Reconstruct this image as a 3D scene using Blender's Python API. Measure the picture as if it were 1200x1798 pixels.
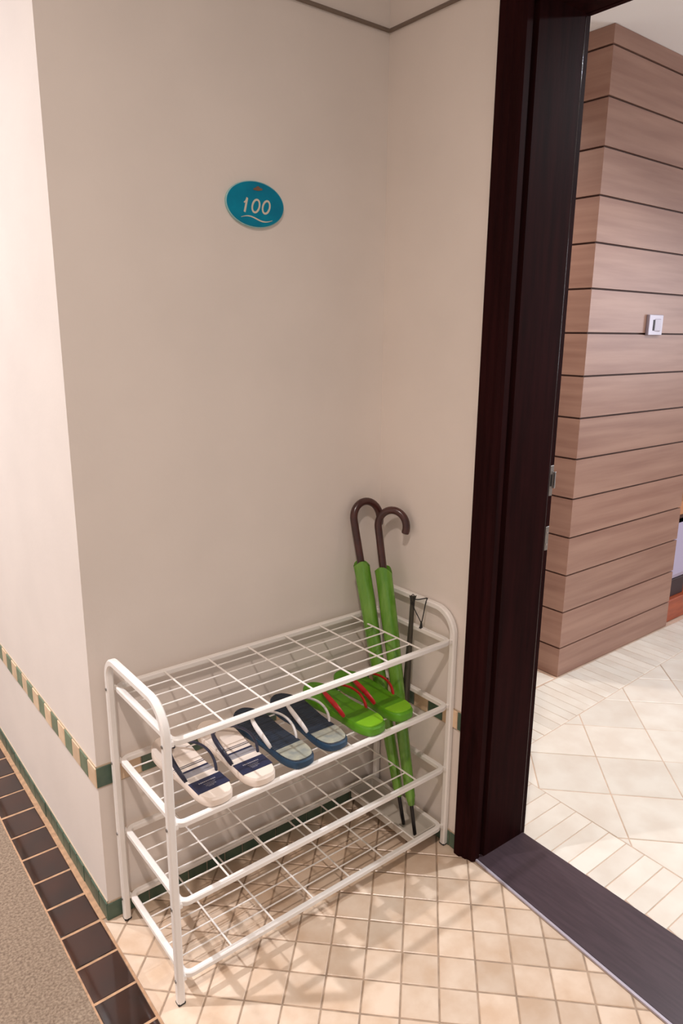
import bpy, math, random
from mathutils import Vector, Matrix

random.seed(7)
for _o in list(bpy.data.objects):
    bpy.data.objects.remove(_o)
scene = bpy.context.scene
COL = scene.collection

# ------------------------------------------------------------------ camera
cam_d = bpy.data.cameras.new('camera')
cam = bpy.data.objects.new('camera', cam_d)
COL.objects.link(cam)
cam.location = (-0.4523, -1.4473, 1.3761)
cam.rotation_euler = (1.3262, -0.0087, -0.6702)
cam_d.sensor_fit = 'VERTICAL'
cam_d.sensor_height = 36.0
cam_d.lens = 36.0 * 1256.19 / 1798.0
cam_d.clip_start = 0.02
scene.camera = cam

# ------------------------------------------------------------------ world and lights
world = bpy.data.worlds.new('world')
scene.world = world
world.use_nodes = True
wbg = world.node_tree.nodes['Background']
wbg.inputs['Color'].default_value = (1.0, 0.94, 0.91, 1)
wbg.inputs['Strength'].default_value = 0.42


def spot(name, loc, target, energy, color, size_deg=150, blend=0.6, radius=0.03):
    d = bpy.data.lights.new(name, 'SPOT')
    d.energy = energy
    d.color = color
    d.spot_size = math.radians(size_deg)
    d.spot_blend = blend
    d.shadow_soft_size = radius
    o = bpy.data.objects.new(name, d)
    COL.objects.link(o)
    o.location = loc
    o.rotation_euler = (Vector(target) - Vector(loc)).to_track_quat('-Z', 'Y').to_euler()
    return o


def area(name, loc, target, energy, color, sx, sy):
    d = bpy.data.lights.new(name, 'AREA')
    d.shape = 'RECTANGLE'
    d.size = sx
    d.size_y = sy
    d.energy = energy
    d.color = color
    o = bpy.data.objects.new(name, d)
    COL.objects.link(o)
    o.location = loc
    o.rotation_euler = (Vector(target) - Vector(loc)).to_track_quat('-Z', 'Y').to_euler()
    return o


WARM = (1.0, 0.87, 0.79)
SOFT = (0.94, 0.945, 1.0)
# ceiling downlights of the corridor, plus an added one for the left wall
spot('corridor_spot', (-1.10, 0.53, 3.08), (-1.10, 0.53, 0), 212, SOFT, 122, 1.0, 0.028)
spot('corridor_spot', (-1.10, 2.20, 3.08), (-1.10, 2.20, 0), 165, SOFT, 124, 1.0, 0.06)  # added unseen lamp that evens out the left wall
spot('corridor_spot', (-0.75, -1.53, 3.08), (-0.55, -1.20, 0), 122, WARM, 128, 1.0, 0.05)
# daylight from the room's window, the room's lamp and an added passage fill
area('room_window_light', (4.42, -1.45, 1.35), (3.0, -1.35, 0.9), 36, (0.88, 0.90, 1.0), 1.0, 1.3)
spot('room_spot', (2.25, -0.90, 2.36), (1.35, -0.72, 0), 90, (0.88, 0.945, 1.0), 140, 1.0, 0.03)
spot('room_spot', (1.45, 0.75, 2.36), (1.45, 0.75, 0), 52, (1.0, 0.88, 0.82), 150, 1.0, 0.05)  # added unseen lamp that brightens the left face of the panelled wall

scene.view_settings.view_transform = 'Standard'
scene.view_settings.look = 'None'
scene.view_settings.gamma = 1.0
scene.view_settings.use_curve_mapping = False
scene.view_settings.exposure = 0.27


# ------------------------------------------------------------------ materials
def srgb(r, g, b):
    f = lambda c: (c / 255 / 12.92) if c / 255 <= 0.04045 else ((c / 255 + 0.055) / 1.055) ** 2.4
    return (f(r), f(g), f(b), 1)


MATS = {}


def mat(name, col, rough=0.5, metal=0.0, var=0.0, scale=20.0, stretch=(1, 1, 1), bump=0.0, bump_scale=200.0,
        col2=None, rnd=0.0, spec=0.5, coat=0.0, detail=4.0, trans=0.0, sss=0.0, bump_stretch=None):
    m = bpy.data.materials.new(name)
    m.use_nodes = True
    nt = m.node_tree
    bs = nt.nodes['Principled BSDF']
    bs.inputs['Roughness'].default_value = rough
    bs.inputs['Metallic'].default_value = metal
    bs.inputs['Specular IOR Level'].default_value = spec
    bs.inputs['Coat Weight'].default_value = coat
    bs.inputs['Coat Roughness'].default_value = 0.15
    bs.inputs['Base Color'].default_value = col
    if trans:
        bs.inputs['Transmission Weight'].default_value = trans
    out = None
    tc = nt.nodes.new('ShaderNodeTexCoord')
    if col2 is None and (var or rnd):
        col2 = tuple(c * (1 - max(var, 0.001)) for c in col[:3]) + (1,)
    if col2 is not None:
        mp = nt.nodes.new('ShaderNodeMapping')
        mp.inputs['Scale'].default_value = stretch
        nz = nt.nodes.new('ShaderNodeTexNoise')
        nz.inputs['Scale'].default_value = scale
        nz.inputs['Detail'].default_value = detail
        mx = nt.nodes.new('ShaderNodeMix')
        mx.data_type = 'RGBA'
        mx.inputs[6].default_value = col
        mx.inputs[7].default_value = col2
        rp = nt.nodes.new('ShaderNodeMapRange')
        rp.inputs['From Min'].default_value = 0.35
        rp.inputs['From Max'].default_value = 0.68
        nt.links.new(tc.outputs['Object'], mp.inputs['Vector'])
        if rnd:
            oi = nt.nodes.new('ShaderNodeObjectInfo')
            va = nt.nodes.new('ShaderNodeVectorMath')
            va.operation = 'MULTIPLY_ADD'
            va.inputs[1].default_value = (37, 53, 71)
            cmb = nt.nodes.new('ShaderNodeCombineXYZ')
            for i in range(3):
                nt.links.new(oi.outputs['Random'], cmb.inputs[i])
            nt.links.new(cmb.outputs[0], va.inputs[0])
            nt.links.new(mp.outputs[0], va.inputs[2])
            nt.links.new(va.outputs[0], nz.inputs['Vector'])
        else:
            nt.links.new(mp.outputs[0], nz.inputs['Vector'])
        nt.links.new(nz.outputs['Fac'], rp.inputs['Value'])
        nt.links.new(rp.outputs[0], mx.inputs[0])
        out = mx.outputs[2]
        if rnd:
            hs = nt.nodes.new('ShaderNodeHueSaturation')
            mr = nt.nodes.new('ShaderNodeMapRange')
            mr.inputs['To Min'].default_value = 1 - rnd
            mr.inputs['To Max'].default_value = 1 + rnd
            nt.links.new(oi.outputs['Random'], mr.inputs['Value'])
            nt.links.new(mr.outputs[0], hs.inputs['Value'])
            nt.links.new(out, hs.inputs['Color'])
            out = hs.outputs['Color']
        nt.links.new(out, bs.inputs['Base Color'])
    if bump:
        nb = nt.nodes.new('ShaderNodeTexNoise')
        nb.inputs['Scale'].default_value = bump_scale
        nb.inputs['Detail'].default_value = 3
        if bump_stretch:
            mb = nt.nodes.new('ShaderNodeMapping')
            mb.inputs['Scale'].default_value = bump_stretch
            nt.links.new(tc.outputs['Object'], mb.inputs['Vector'])
            nt.links.new(mb.outputs[0], nb.inputs['Vector'])
        else:
            nt.links.new(tc.outputs['Object'], nb.inputs['Vector'])
        bp = nt.nodes.new('ShaderNodeBump')
        bp.inputs['Strength'].default_value = bump
        bp.inputs['Distance'].default_value = 0.002
        nt.links.new(nb.outputs['Fac'], bp.inputs['Height'])
        nt.links.new(bp.outputs[0], bs.inputs['Normal'])
    MATS[name] = m
    return m


mat('paint', srgb(232, 221, 212), 0.75, var=0.05, scale=4, bump=0.12, bump_scale=90)
mat('paint_upper', srgb(216, 206, 190), 0.75, var=0.05, scale=4, bump=0.12, bump_scale=90)
mat('ceiling_paint', srgb(244, 243, 242), 0.8)
mat('tile_alcove', srgb(228, 206, 184), 0.25, col2=srgb(212, 183, 156), scale=14, rnd=0.10, bump=0.15, bump_scale=160)
mat('grout_alcove', srgb(184, 158, 134), 0.6, var=0.35, scale=30)
mat('tile_room', srgb(232, 226, 214), 0.32, col2=srgb(222, 212, 198), scale=10, rnd=0.05, bump=0.08, bump_scale=120)
mat('grout_room', srgb(214, 186, 164), 0.6, var=0.2, scale=30)
mat('tile_dark', srgb(58, 30, 22), 0.07, col2=srgb(36, 22, 20), scale=12, rnd=0.12, spec=0.6, coat=0.5)
mat('grout_dark', srgb(200, 158, 122), 0.7, var=0.3, scale=60)
mat('pebble', srgb(158, 138, 117), 0.85, col2=srgb(112, 92, 76), scale=170, bump=0.8, bump_scale=260, detail=6)
mat('green_tile', srgb(86, 106, 88), 0.35, col2=srgb(68, 92, 77), scale=25, rnd=0.15)
mat('green_band', srgb(122, 138, 112), 0.35, col2=srgb(100, 120, 98), scale=25, rnd=0.12)
mat('beige_tile', srgb(230, 203, 172), 0.35, col2=srgb(216, 184, 150), scale=25, rnd=0.10)
mat('grout_wall', srgb(196, 176, 152), 0.7)
mat('white_metal', srgb(240, 234, 228), 0.35, spec=0.5)
mat('tray_plastic', srgb(206, 198, 186), 0.4, var=0.08, scale=14)
mat('steel', srgb(190, 188, 190), 0.25, metal=1.0)
mat('strip_metal', srgb(196, 188, 200), 0.35, metal=0.3)
mat('dull_steel', srgb(150, 146, 142), 0.4, metal=1.0)
mat('black_rubber', srgb(24, 22, 22), 0.6)
mat('door_wood', srgb(44, 19, 19), 0.55, col2=srgb(32, 15, 15), scale=9, stretch=(6, 6, 0.5), spec=0.015, bump=0.08,
    bump_scale=60, bump_stretch=(6, 6, 0.4))
mat('door_gloss', srgb(46, 22, 24), 0.12, spec=0.8)
mat('threshold_wood', srgb(74, 58, 64), 0.42, col2=srgb(62, 48, 54), scale=14, stretch=(7, 0.7, 1), bump=0.15,
    bump_scale=70, bump_stretch=(8, 0.7, 1))
mat('plank_wood', srgb(162, 126, 109), 0.46, col2=srgb(142, 105, 90), scale=3.5, stretch=(0.5, 0.5, 9), rnd=0.05,
    detail=6, bump=0.05, bump_scale=40, bump_stretch=(1, 1, 14))
mat('groove', srgb(84, 56, 47), 0.7)
mat('plaque_teal', srgb(0, 138, 168), 0.5, col2=srgb(0, 118, 150), scale=20, spec=0.2)
mat('plaque_edge', srgb(150, 196, 196), 0.25)
mat('plaque_white', srgb(214, 204, 186), 0.5)
mat('plaque_brown', srgb(122, 88, 66), 0.5)
mat('cable', srgb(120, 104, 92), 0.6)
mat('umbrella_green', srgb(88, 142, 34), 0.26, col2=srgb(116, 162, 62), scale=16, stretch=(3, 3, 0.7), bump=1.0,  # lighter streaks put the sleeve's sheen into the colour
    bump_scale=36, bump_stretch=(2.5, 2.5, 0.7), coat=0.4)
mat('handle_wood', srgb(74, 36, 30), 0.3, col2=srgb(56, 28, 25), scale=30, coat=0.3)
mat('ferrule_black', srgb(22, 18, 20), 0.35)
mat('horn_grey', srgb(74, 70, 62), 0.35, metal=0.4)
mat('cord_black', srgb(34, 32, 30), 0.7)
mat('foam_white', srgb(236, 220, 206), 0.6, bump=0.1, bump_scale=300)
mat('foam_navy', srgb(38, 50, 66), 0.55, var=0.2, scale=60)
mat('foam_navy_side', srgb(30, 62, 88), 0.5)
mat('rubber_white', srgb(232, 226, 222), 0.4)
mat('rubber_navy', srgb(34, 36, 56), 0.4)
mat('print_navy', srgb(30, 36, 66), 0.5)
mat('print_grey', srgb(150, 146, 150), 0.45)
mat('print_white', srgb(214, 210, 206), 0.5)
mat('heel_grey', srgb(166, 164, 146), 0.55, col2=srgb(132, 136, 130), scale=45)
mat('foam_green', srgb(90, 154, 20), 0.45, var=0.12, scale=50)
mat('foam_lime', srgb(134, 196, 36), 0.32, var=0.08, scale=40)
mat('rubber_red', srgb(186, 26, 30), 0.35)
mat('switch_plate', srgb(168, 158, 172), 0.3)
mat('switch_side', srgb(96, 66, 54), 0.4)
mat('red_wood', srgb(176, 88, 54), 0.4, col2=srgb(150, 68, 42), scale=6, stretch=(1, 1, 6))
mat('tan_wood', srgb(206, 142, 100), 0.4, var=0.15, scale=6)
mat('shaded_recess', srgb(60, 44, 48), 0.6)  # shade of the cabinet recess put into a dark colour
mat('lavender_plastic', srgb(186, 178, 206), 0.35)
mat('lamp_white', srgb(240, 236, 230), 0.4)


def wood_ridges(name):
    # fine cross ridges on the navy footbed
    m = MATS[name]
    nt = m.node_tree
    bs = nt.nodes['Principled BSDF']
    tc = nt.nodes.new('ShaderNodeTexCoord')
    wv = nt.nodes.new('ShaderNodeTexWave')
    wv.wave_type = 'BANDS'
    wv.bands_direction = 'Y'
    wv.inputs['Scale'].default_value = 42
    bp = nt.nodes.new('ShaderNodeBump')
    bp.inputs['Strength'].default_value = 0.8
    bp.inputs['Distance'].default_value = 0.002
    nt.links.new(tc.outputs['Object'], wv.inputs['Vector'])
    nt.links.new(wv.outputs['Fac'], bp.inputs['Height'])
    nt.links.new(bp.outputs[0], bs.inputs['Normal'])


wood_ridges('foam_navy')


# ------------------------------------------------------------------ mesh helpers
def link(name, verts, faces, material, parent=None, smooth=False):
    me = bpy.data.meshes.new(name)
    me.from_pydata([tuple(v) for v in verts], [], faces)
    me.update()
    o = bpy.data.objects.new(name, me)
    COL.objects.link(o)
    me.materials.append(MATS[material])
    if smooth:
        for p in me.polygons:
            p.use_smooth = True
        try:
            me.set_sharp_from_angle(angle=math.radians(40))
        except Exception:
            pass
    if parent is not None:
        o.parent = parent
    return o


class MB:
    def __init__(self):
        self.v = []
        self.f = []

    def add(self, verts, faces):
        n = len(self.v)
        self.v += [Vector(v) for v in verts]
        self.f += [tuple(i + n for i in f) for f in faces]
        return self

    def box(self, x0, x1, y0, y1, z0, z1, b=0.0):
        x0, x1 = min(x0, x1), max(x0, x1)
        y0, y1 = min(y0, y1), max(y0, y1)
        if b <= 0:
            v = [(x, y, z) for z in (z0, z1) for y in (y0, y1) for x in (x0, x1)]
            f = [(0, 2, 3, 1), (4, 5, 7, 6), (0, 1, 5, 4), (2, 6, 7, 3), (0, 4, 6, 2), (1, 3, 7, 5)]
            return self.add(v, f)
        # chamfered box: three pairs of inset rectangles
        v = []
        idx = {}
        for ax in range(3):
            for s in (0, 1):
                for a in (0, 1):
                    for c in (0, 1):
                        lo = [x0, y0, z0]
                        hi = [x1, y1, z1]
                        p = [0, 0, 0]
                        oth = [i for i in range(3) if i != ax]
                        p[ax] = hi[ax] if s else lo[ax]
                        for k, t in zip(oth, (a, c)):
                            p[k] = (hi[k] - b) if t else (lo[k] + b)
                        idx[(ax, s, a, c)] = len(v)
                        v.append(tuple(p))
        f = []
        for ax in range(3):
            for s in (0, 1):
                f.append([idx[(ax, s, 0, 0)], idx[(ax, s, 1, 0)], idx[(ax, s, 1, 1)], idx[(ax, s, 0, 1)]])

        def key(ax, sgn):  # sgn: dict axis->0/1
            oth = [i for i in range(3) if i != ax]
            return idx[(ax, sgn[ax], sgn[oth[0]], sgn[oth[1]])]
        for a1, a2 in ((0, 1), (0, 2), (1, 2)):
            a3 = 3 - a1 - a2
            for s1 in (0, 1):
                for s2 in (0, 1):
                    q = []
                    for ax, s3 in ((a1, 0), (a1, 1), (a2, 1), (a2, 0)):
                        q.append(key(ax, {a1: s1, a2: s2, a3: s3}))
                    f.append(q)
        for sx in (0, 1):
            for sy in (0, 1):
                for sz in (0, 1):
                    sg = {0: sx, 1: sy, 2: sz}
                    f.append([key(0, sg), key(1, sg), key(2, sg)])
        cen = Vector(((x0 + x1) / 2, (y0 + y1) / 2, (z0 + z1) / 2))
        g = []
        for q in f:
            P = [Vector(v[i]) for i in q]
            nrm = (P[1] - P[0]).cross(P[2] - P[0])
            mid = sum(P, Vector()) / len(P)
            g.append(tuple(q) if nrm.dot(mid - cen) > 0 else tuple(reversed(q)))
        return self.add(v, g)

    def prism(self, poly, z0, z1):
        n = len(poly)
        area2 = sum(poly[i][0] * poly[(i + 1) % n][1] - poly[(i + 1) % n][0] * poly[i][1] for i in range(n))
        if area2 < 0:
            poly = poly[::-1]
        v = [(p[0], p[1], z0) for p in poly] + [(p[0], p[1], z1) for p in poly]
        f = [tuple(range(n - 1, -1, -1)), tuple(range(n, 2 * n))]
        f += [(i, (i + 1) % n, n + (i + 1) % n, n + i) for i in range(n)]
        return self.add(v, f)

    def sweep(self, path, prof, closed=False, nrm=None, radii=None):
        """prof: list of (a,b) in (side, nrm) coords; nrm = fixed normal vector or None for free frames"""
        path = [Vector(p) for p in path]
        n, m = len(path), len(prof)
        base = len(self.v)
        up = Vector(nrm) if nrm is not None else None
        prev = None
        for i, p in enumerate(path):
            if closed:
                t = (path[(i + 1) % n] - path[i - 1]).normalized()
            else:
                t = (path[min(i + 1, n - 1)] - path[max(i - 1, 0)]).normalized()
            if up is not None:
                nn = up
                side = t.cross(nn).normalized()
            else:
                if prev is None:
                    a = Vector((0, 0, 1)) if abs(t.z) < 0.9 else Vector((1, 0, 0))
                    side = t.cross(a).normalized()
                else:
                    side = (prev - t * prev.dot(t)).normalized()
                prev = side
                nn = side.cross(t).normalized()
            r = radii[i] if radii else 1.0
            for a, b in prof:
                self.v.append(p + side * (a * r) + nn * (b * r))
        rng = n if closed else n - 1
        for i in range(rng):
            for j in range(m):
                a0 = base + i * m + j
                a1 = base + i * m + (j + 1) % m
                b0 = base + ((i + 1) % n) * m + j
                b1 = base + ((i + 1) % n) * m + (j + 1) % m
                self.f.append((a0, a1, b1, b0))
        if not closed:
            self.f.append(tuple(base + j for j in range(m - 1, -1, -1)))
            self.f.append(tuple(base + (n - 1) * m + j for j in range(m)))
        return self

    def tube(self, path, r, seg=10, radii=None, closed=False):
        prof = [(r * math.cos(2 * math.pi * k / seg), r * math.sin(2 * math.pi * k / seg)) for k in range(seg)]
        return self.sweep(path, prof, closed=closed, radii=radii)

    def xform(self, M):
        self.v = [M @ p for p in self.v]
        return self

    def build(self, name, material, parent=None, smooth=False):
        o = link(name, self.v, self.f, material, parent, smooth)
        import bmesh
        bm = bmesh.new()
        bm.from_mesh(o.data)
        bmesh.ops.recalc_face_normals(bm, faces=bm.faces)
        bm.to_mesh(o.data)
        bm.free()
        if smooth:
            for p in o.data.polygons:
                p.use_smooth = True
            o.data.set_sharp_from_angle(angle=math.radians(42))
        return o


def rect_prof(w, h, b):
    """chamfered rectangle, w along side, h along normal"""
    w, h = w / 2, h / 2
    return [(w, -h + b), (w, h - b), (w - b, h), (-w + b, h), (-w, h - b), (-w, -h + b), (-w + b, -h), (w - b, -h)]


def empty(name, loc=(0, 0, 0), parent=None):
    o = bpy.data.objects.new(name, None)
    COL.objects.link(o)
    o.location = loc
    o.empty_display_size = 0.05
    if parent:
        o.parent = parent
    return o


def tag(o, label, cat, group=None):
    o['label'] = label
    o['category'] = cat
    if group:
        o['group'] = group
    return o


def struct(o, label=None):
    o['kind'] = 'structure'
    if label:
        o['label'] = label
        o['category'] = label_cat(o.name)
    return o


def label_cat(n):
    n = n.split('.')[0]
    return {'wall': 'wall', 'floor': 'floor', 'ceiling': 'ceiling', 'door': 'door frame', 'trim': 'trim',
            'baseboard': 'baseboard'}.get(n.split('_')[0], n.split('_')[0])


# ------------------------------------------------------------------ the setting
YW = 0.020      # back wall face
XC = 0.010      # outer corner (left wall face)
XR = 0.852      # right wall face
ZT = 2.085      # dark line height
CZ = 3.12       # corridor ceiling

w = MB().prism([(XC, YW), (XC, 3.2), (XC + 0.16, 3.2), (XC + 0.16, YW + 0.16)], 0, CZ).build('wall_left', 'paint')
wall_left = struct(w, 'brightly lit cream wall at the left, beyond the outer corner')
w = MB().prism([(XC, YW), (XC + 0.16, YW + 0.16), (XR + 0.19, YW + 0.16), (XR + 0.19, YW), (XR, YW)], 0, CZ).build('wall_back', 'paint')
wall_back = struct(w, 'cream painted back wall of the alcove carrying the number plaque')
# right wall: stub, over the door, and beyond the door
b = MB().box(XR, XR + 0.19, -0.350, YW, 0, CZ)
b.box(XR, XR + 0.19, -1.33, -0.350, 2.13, CZ)
b.box(XR, XR + 0.19, -3.2, -1.33, 0, CZ)
wall_right = struct(b.build('wall_right', 'paint'), 'narrow cream wall between the corner and the dark door frame')
# far corridor wall (behind the camera) and ceiling
b = MB().box(-2.12, -2.0, -3.2, 3.2, 0, CZ)
struct(b.build('wall_corridor', 'paint'), 'cream corridor wall facing the alcove, behind the viewer')
b = MB().box(-2.12, XR + 0.19, -3.2, 3.2, CZ, CZ + 0.08)
struct(b.build('ceiling', 'ceiling_paint'), 'white corridor ceiling above the alcove')

# dark line along the walls near the top
t = MB().box(XC + 0.0, XR - 0.003, YW - 0.007, YW - 0.0002, ZT - 0.004, ZT + 0.004, 0.0015).build('trim_1', 'cable')
struct(t, 'thin dark line running along the top of the back wall')
t = MB().box(XR - 0.007, XR - 0.0002, -0.345, YW - 0.003, ZT - 0.004, ZT + 0.004, 0.0015).build('trim_2', 'cable')
struct(t, 'thin dark line running along the top of the right wall')

# number of tile helpers
GZ = -0.0018


def clip(poly, a, bb, c):
    """keep a*x+b*y<=c"""
    out = []
    n = len(poly)
    for i in range(n):
        p, q = poly[i], poly[(i + 1) % n]
        dp = a * p[0] + bb * p[1] - c
        dq = a * q[0] + bb * q[1] - c
        if dp <= 0:
            out.append(p)
        if (dp < 0 < dq) or (dq < 0 < dp):
            t_ = dp / (dp - dq)
            out.append((p[0] + (q[0] - p[0]) * t_, p[1] + (q[1] - p[1]) * t_))
    return out


def parea(p):
    return 0.5 * sum(p[i][0] * p[(i + 1) % len(p)][1] - p[(i + 1) % len(p)][0] * p[i][1] for i in range(len(p)))


def inset(poly, d):
    n = len(poly)
    c = (sum(p[0] for p in poly) / n, sum(p[1] for p in poly) / n)
    out = list(poly)
    for i in range(n):
        p, q = poly[i], poly[(i + 1) % n]
        ex, ey = q[0] - p[0], q[1] - p[1]
        l = math.hypot(ex, ey)
        if l < 1e-6:
            continue
        nx, ny = ey / l, -ex / l          # outward for ccw
        if nx * (c[0] - p[0]) + ny * (c[1] - p[1]) > 0:
            nx, ny = -nx, -ny
        out = clip(out, nx, ny, nx * p[0] + ny * p[1] - d)
        if len(out) < 3:
            return []
    # drop doubles
    res = []
    for p in out:
        if not res or math.hypot(p[0] - res[-1][0], p[1] - res[-1][1]) > 3e-4:
            res.append(p)
    if len(res) > 2 and math.hypot(res[0][0] - res[-1][0], res[0][1] - res[-1][1]) < 3e-4:
        res.pop()
    return res if len(res) > 2 else []


def tile(name, poly, material, parent, gap, bev=0.0016, thick=0.006, ztop=0.0, tilt=0.0004):
    if len(poly) < 3:
        return None
    if parea(poly) < 0:
        poly = poly[::-1]
    p = inset(poly, gap / 2)
    if len(p) < 3 or abs(parea(p)) < 4e-5:
        return None
    n = len(p)
    c = (sum(q[0] for q in p) / n, sum(q[1] for q in p) / n)
    s = min(0.9, bev / max(1e-4, math.sqrt(abs(parea(p))) / 2))
    tx, ty = random.uniform(-tilt, tilt) * 20, random.uniform(-tilt, tilt) * 20
    zz = lambda q: ztop + (q[0] - c[0]) * tx + (q[1] - c[1]) * ty
    inn = [(c[0] + (q[0] - c[0]) * (1 - s), c[1] + (q[1] - c[1]) * (1 - s)) for q in p]
    v = [(q[0], q[1], ztop - thick) for q in p] + [(q[0], q[1], zz(q) - bev * 0.8) for q in p] + [(q[0], q[1], zz(q)) for q in inn]
    f = [tuple(range(2 * n, 3 * n))]
    for k in (0, 1):
        f += [(k * n + i, k * n + (i + 1) % n, (k + 1) * n + (i + 1) % n, (k + 1) * n + i) for i in range(n)]
    return link(name, v, f, material, parent)


R2 = math.sqrt(2)
# --- alcove floor with diagonal tiles
b = MB().prism([(-0.004, YW + 0.02), (-0.004, -1.8), (0.83, -1.8), (0.862, -0.36), (XR + 0.02, YW + 0.02)], -0.06, GZ)
floor = struct(b.build('floor', 'grout_alcove'), 'beige tiled alcove floor laid on the diagonal')
# threshold front edge: (0.863,-0.389) .. (0.817,-0.953)
TFX, TFY, TSX = 0.863, -0.389, 0.0816
su, sv = 0.0825, 0.0818
for i in range(-3, 30):
    for j in range(-24, 12):
        u0 = 0.699 + su * (i - 8)
        v0 = 0.1775 + sv * j
        cs = [(u0, v0), (u0 + su, v0), (u0 + su, v0 + sv), (u0, v0 + sv)]
        poly = [((u + v_) / R2, (v_ - u) / R2) for u, v_ in cs]
        poly = clip(poly, -1, 0, 0.003)
        poly = clip(poly, 0, 1, YW) if poly else poly
        poly = clip(poly, 0, -1, 1.50) if poly else poly
        poly = clip(poly, 1, 0, XR) if poly else poly
        # x - TSX*y <= TFX - TSX*TFY
        poly = clip(poly, 1, -TSX, TFX - TSX * TFY - 0.004) if poly else poly
        if len(poly) >= 3:
            tile('tile', poly, 'tile_alcove', floor, 0.0040, thick=0.007)

# --- dark glazed border tiles along the left wall
b = MB().box(-0.106, -0.002, -2.0, 3.2, -0.06, GZ + 0.001)
b.box(-0.004, XC + 0.01, YW + 0.01, 3.2, -0.06, GZ + 0.002)
border = struct(b.build('trim_3', 'grout_dark'), 'row of dark brown glazed border tiles along the corridor floor')
for i in range(-13, 22):
    y0 = -0.0756 + 0.1073 * i
    tile('tile', [(-0.103, y0), (-0.0045, y0), (-0.0045, y0 + 0.1073), (-0.103, y0 + 0.1073)], 'tile_dark', border, 0.006,
         bev=0.0018, ztop=0.0005, tilt=0.0006)
b = MB().box(-2.05, -0.104, -3.2, 3.2, -0.06, 0.0)
struct(b.build('floor_corridor', 'pebble'), 'rough sandy pebble-wash corridor floor at the lower left')


# --- tile bands and skirtings on the walls
def wall_tiles(parent, axis, face, sgn, start, end, step, pitch, z0, z1, pattern, name='tile', proud=0.004):
    """axis: 'x' tiles advance along x on a wall of constant y=face (outside = sgn)"""
    k = 0
    a = start
    d = 1 if end > start else -1
    while (end - a) * d > 1e-4:
        e = a + d * pitch
        if (end - e) * d < 0:
            e = end
        lo, hi = min(a, e) + 0.0012, max(a, e) - 0.0012
        if hi - lo > 0.004:
            pr = proud + random.uniform(-0.0006, 0.0006)
            b_ = MB()
            if axis == 'x':
                b_.box(lo, hi, face, face + sgn * pr, z0 + 0.001, z1 - 0.001, 0.0011)
            else:
                b_.box(face, face + sgn * pr, lo, hi, z0 + 0.001, z1 - 0.001, 0.0011)
            b_.build(name, pattern(k), parent)
        a = e
        k += 1


alt = lambda k: 'beige_tile' if k % 2 == 0 else 'green_band'
alt2 = lambda k: 'green_tile' if k % 2 == 0 else 'beige_tile'
grn = lambda k: 'green_tile'
BZ0, BZ1 = 0.362, 0.414


def band(name, bm, label):
    return struct(bm.build(name, 'grout_wall'), label)


tr = band('trim_4', MB().box(XC - 0.0022, XC + 0.001, YW, 3.2, BZ0 - 0.002, BZ1 + 0.002), 'band of beige and green tiles across the bright left wall')
wall_tiles(tr, 'y', XC - 0.002, -1, YW - 0.006, 2.6, 0, 0.0545, BZ0, BZ1, alt, proud=0.003)
tr = band('trim_5', MB().box(XC, XR, YW - 0.0022, YW + 0.001, BZ0 - 0.002, BZ1 + 0.002), 'band of green and beige tiles on the back wall behind the rack')
wall_tiles(tr, 'x', YW - 0.002, -1, XC - 0.005, XR, 0, 0.0545, BZ0, BZ1, alt2, proud=0.003)
tr = band('trim_6', MB().box(XR - 0.0022, XR + 0.001, -0.33, YW, BZ0 - 0.002, BZ1 + 0.002), 'band of green and beige tiles on the narrow right wall')
wall_tiles(tr, 'y', XR - 0.002, -1, YW - 0.006, -0.332, 0, 0.0545, BZ0, BZ1, alt2, proud=0.003)

tr = struct(MB().box(XC - 0.0022, XC + 0.001, YW, 3.2, -0.002, 0.052).build('baseboard_left', 'grout_wall'), 'green tile skirting along the foot of the left wall')
wall_tiles(tr, 'y', XC - 0.002, -1, YW - 0.006, 2.6, 0, 0.0535, 0.0, 0.050, grn, proud=0.003)
tr = struct(MB().box(XC, XR, YW - 0.0022, YW + 0.001, -0.002, 0.048).build('baseboard_back', 'grout_wall'), 'green tile skirting along the foot of the back wall')
wall_tiles(tr, 'x', YW - 0.002, -1, XC - 0.005, XR, 0, 0.0535, 0.0, 0.046, grn, proud=0.003)
tr = struct(MB().box(XR - 0.0022, XR + 0.001, -0.33, YW, -0.002, 0.048).build('baseboard_right', 'grout_wall'), 'green tile skirting below the narrow right wall')
wall_tiles(tr, 'y', XR - 0.002, -1, YW - 0.006, -0.332, 0, 0.0535, 0.0, 0.046, grn, proud=0.003)

# --- threshold
TB = [(0.868, -0.385), (1.050, -0.400), (1.030, -1.33), (0.796, -1.33)]
b = MB().prism([(0.8685, -0.385), (1.052, -0.385), (1.036, -1.33), (0.7905, -1.33)], -0.05, 0.0035)
thr = struct(b.build('trim_7', 'threshold_wood'), 'dark purplish-brown wooden threshold strip across the doorway')
pth = [(TFX + TSX * (y - TFY) + 0.0005, y, 0.001) for y in (-0.388, -0.7, -1.0, -1.33)]
MB().sweep(pth, rect_prof(0.0065, 0.007, 0.0012), nrm=(0, 0, 1)).build('edge_strip', 'strip_metal', thr)

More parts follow.
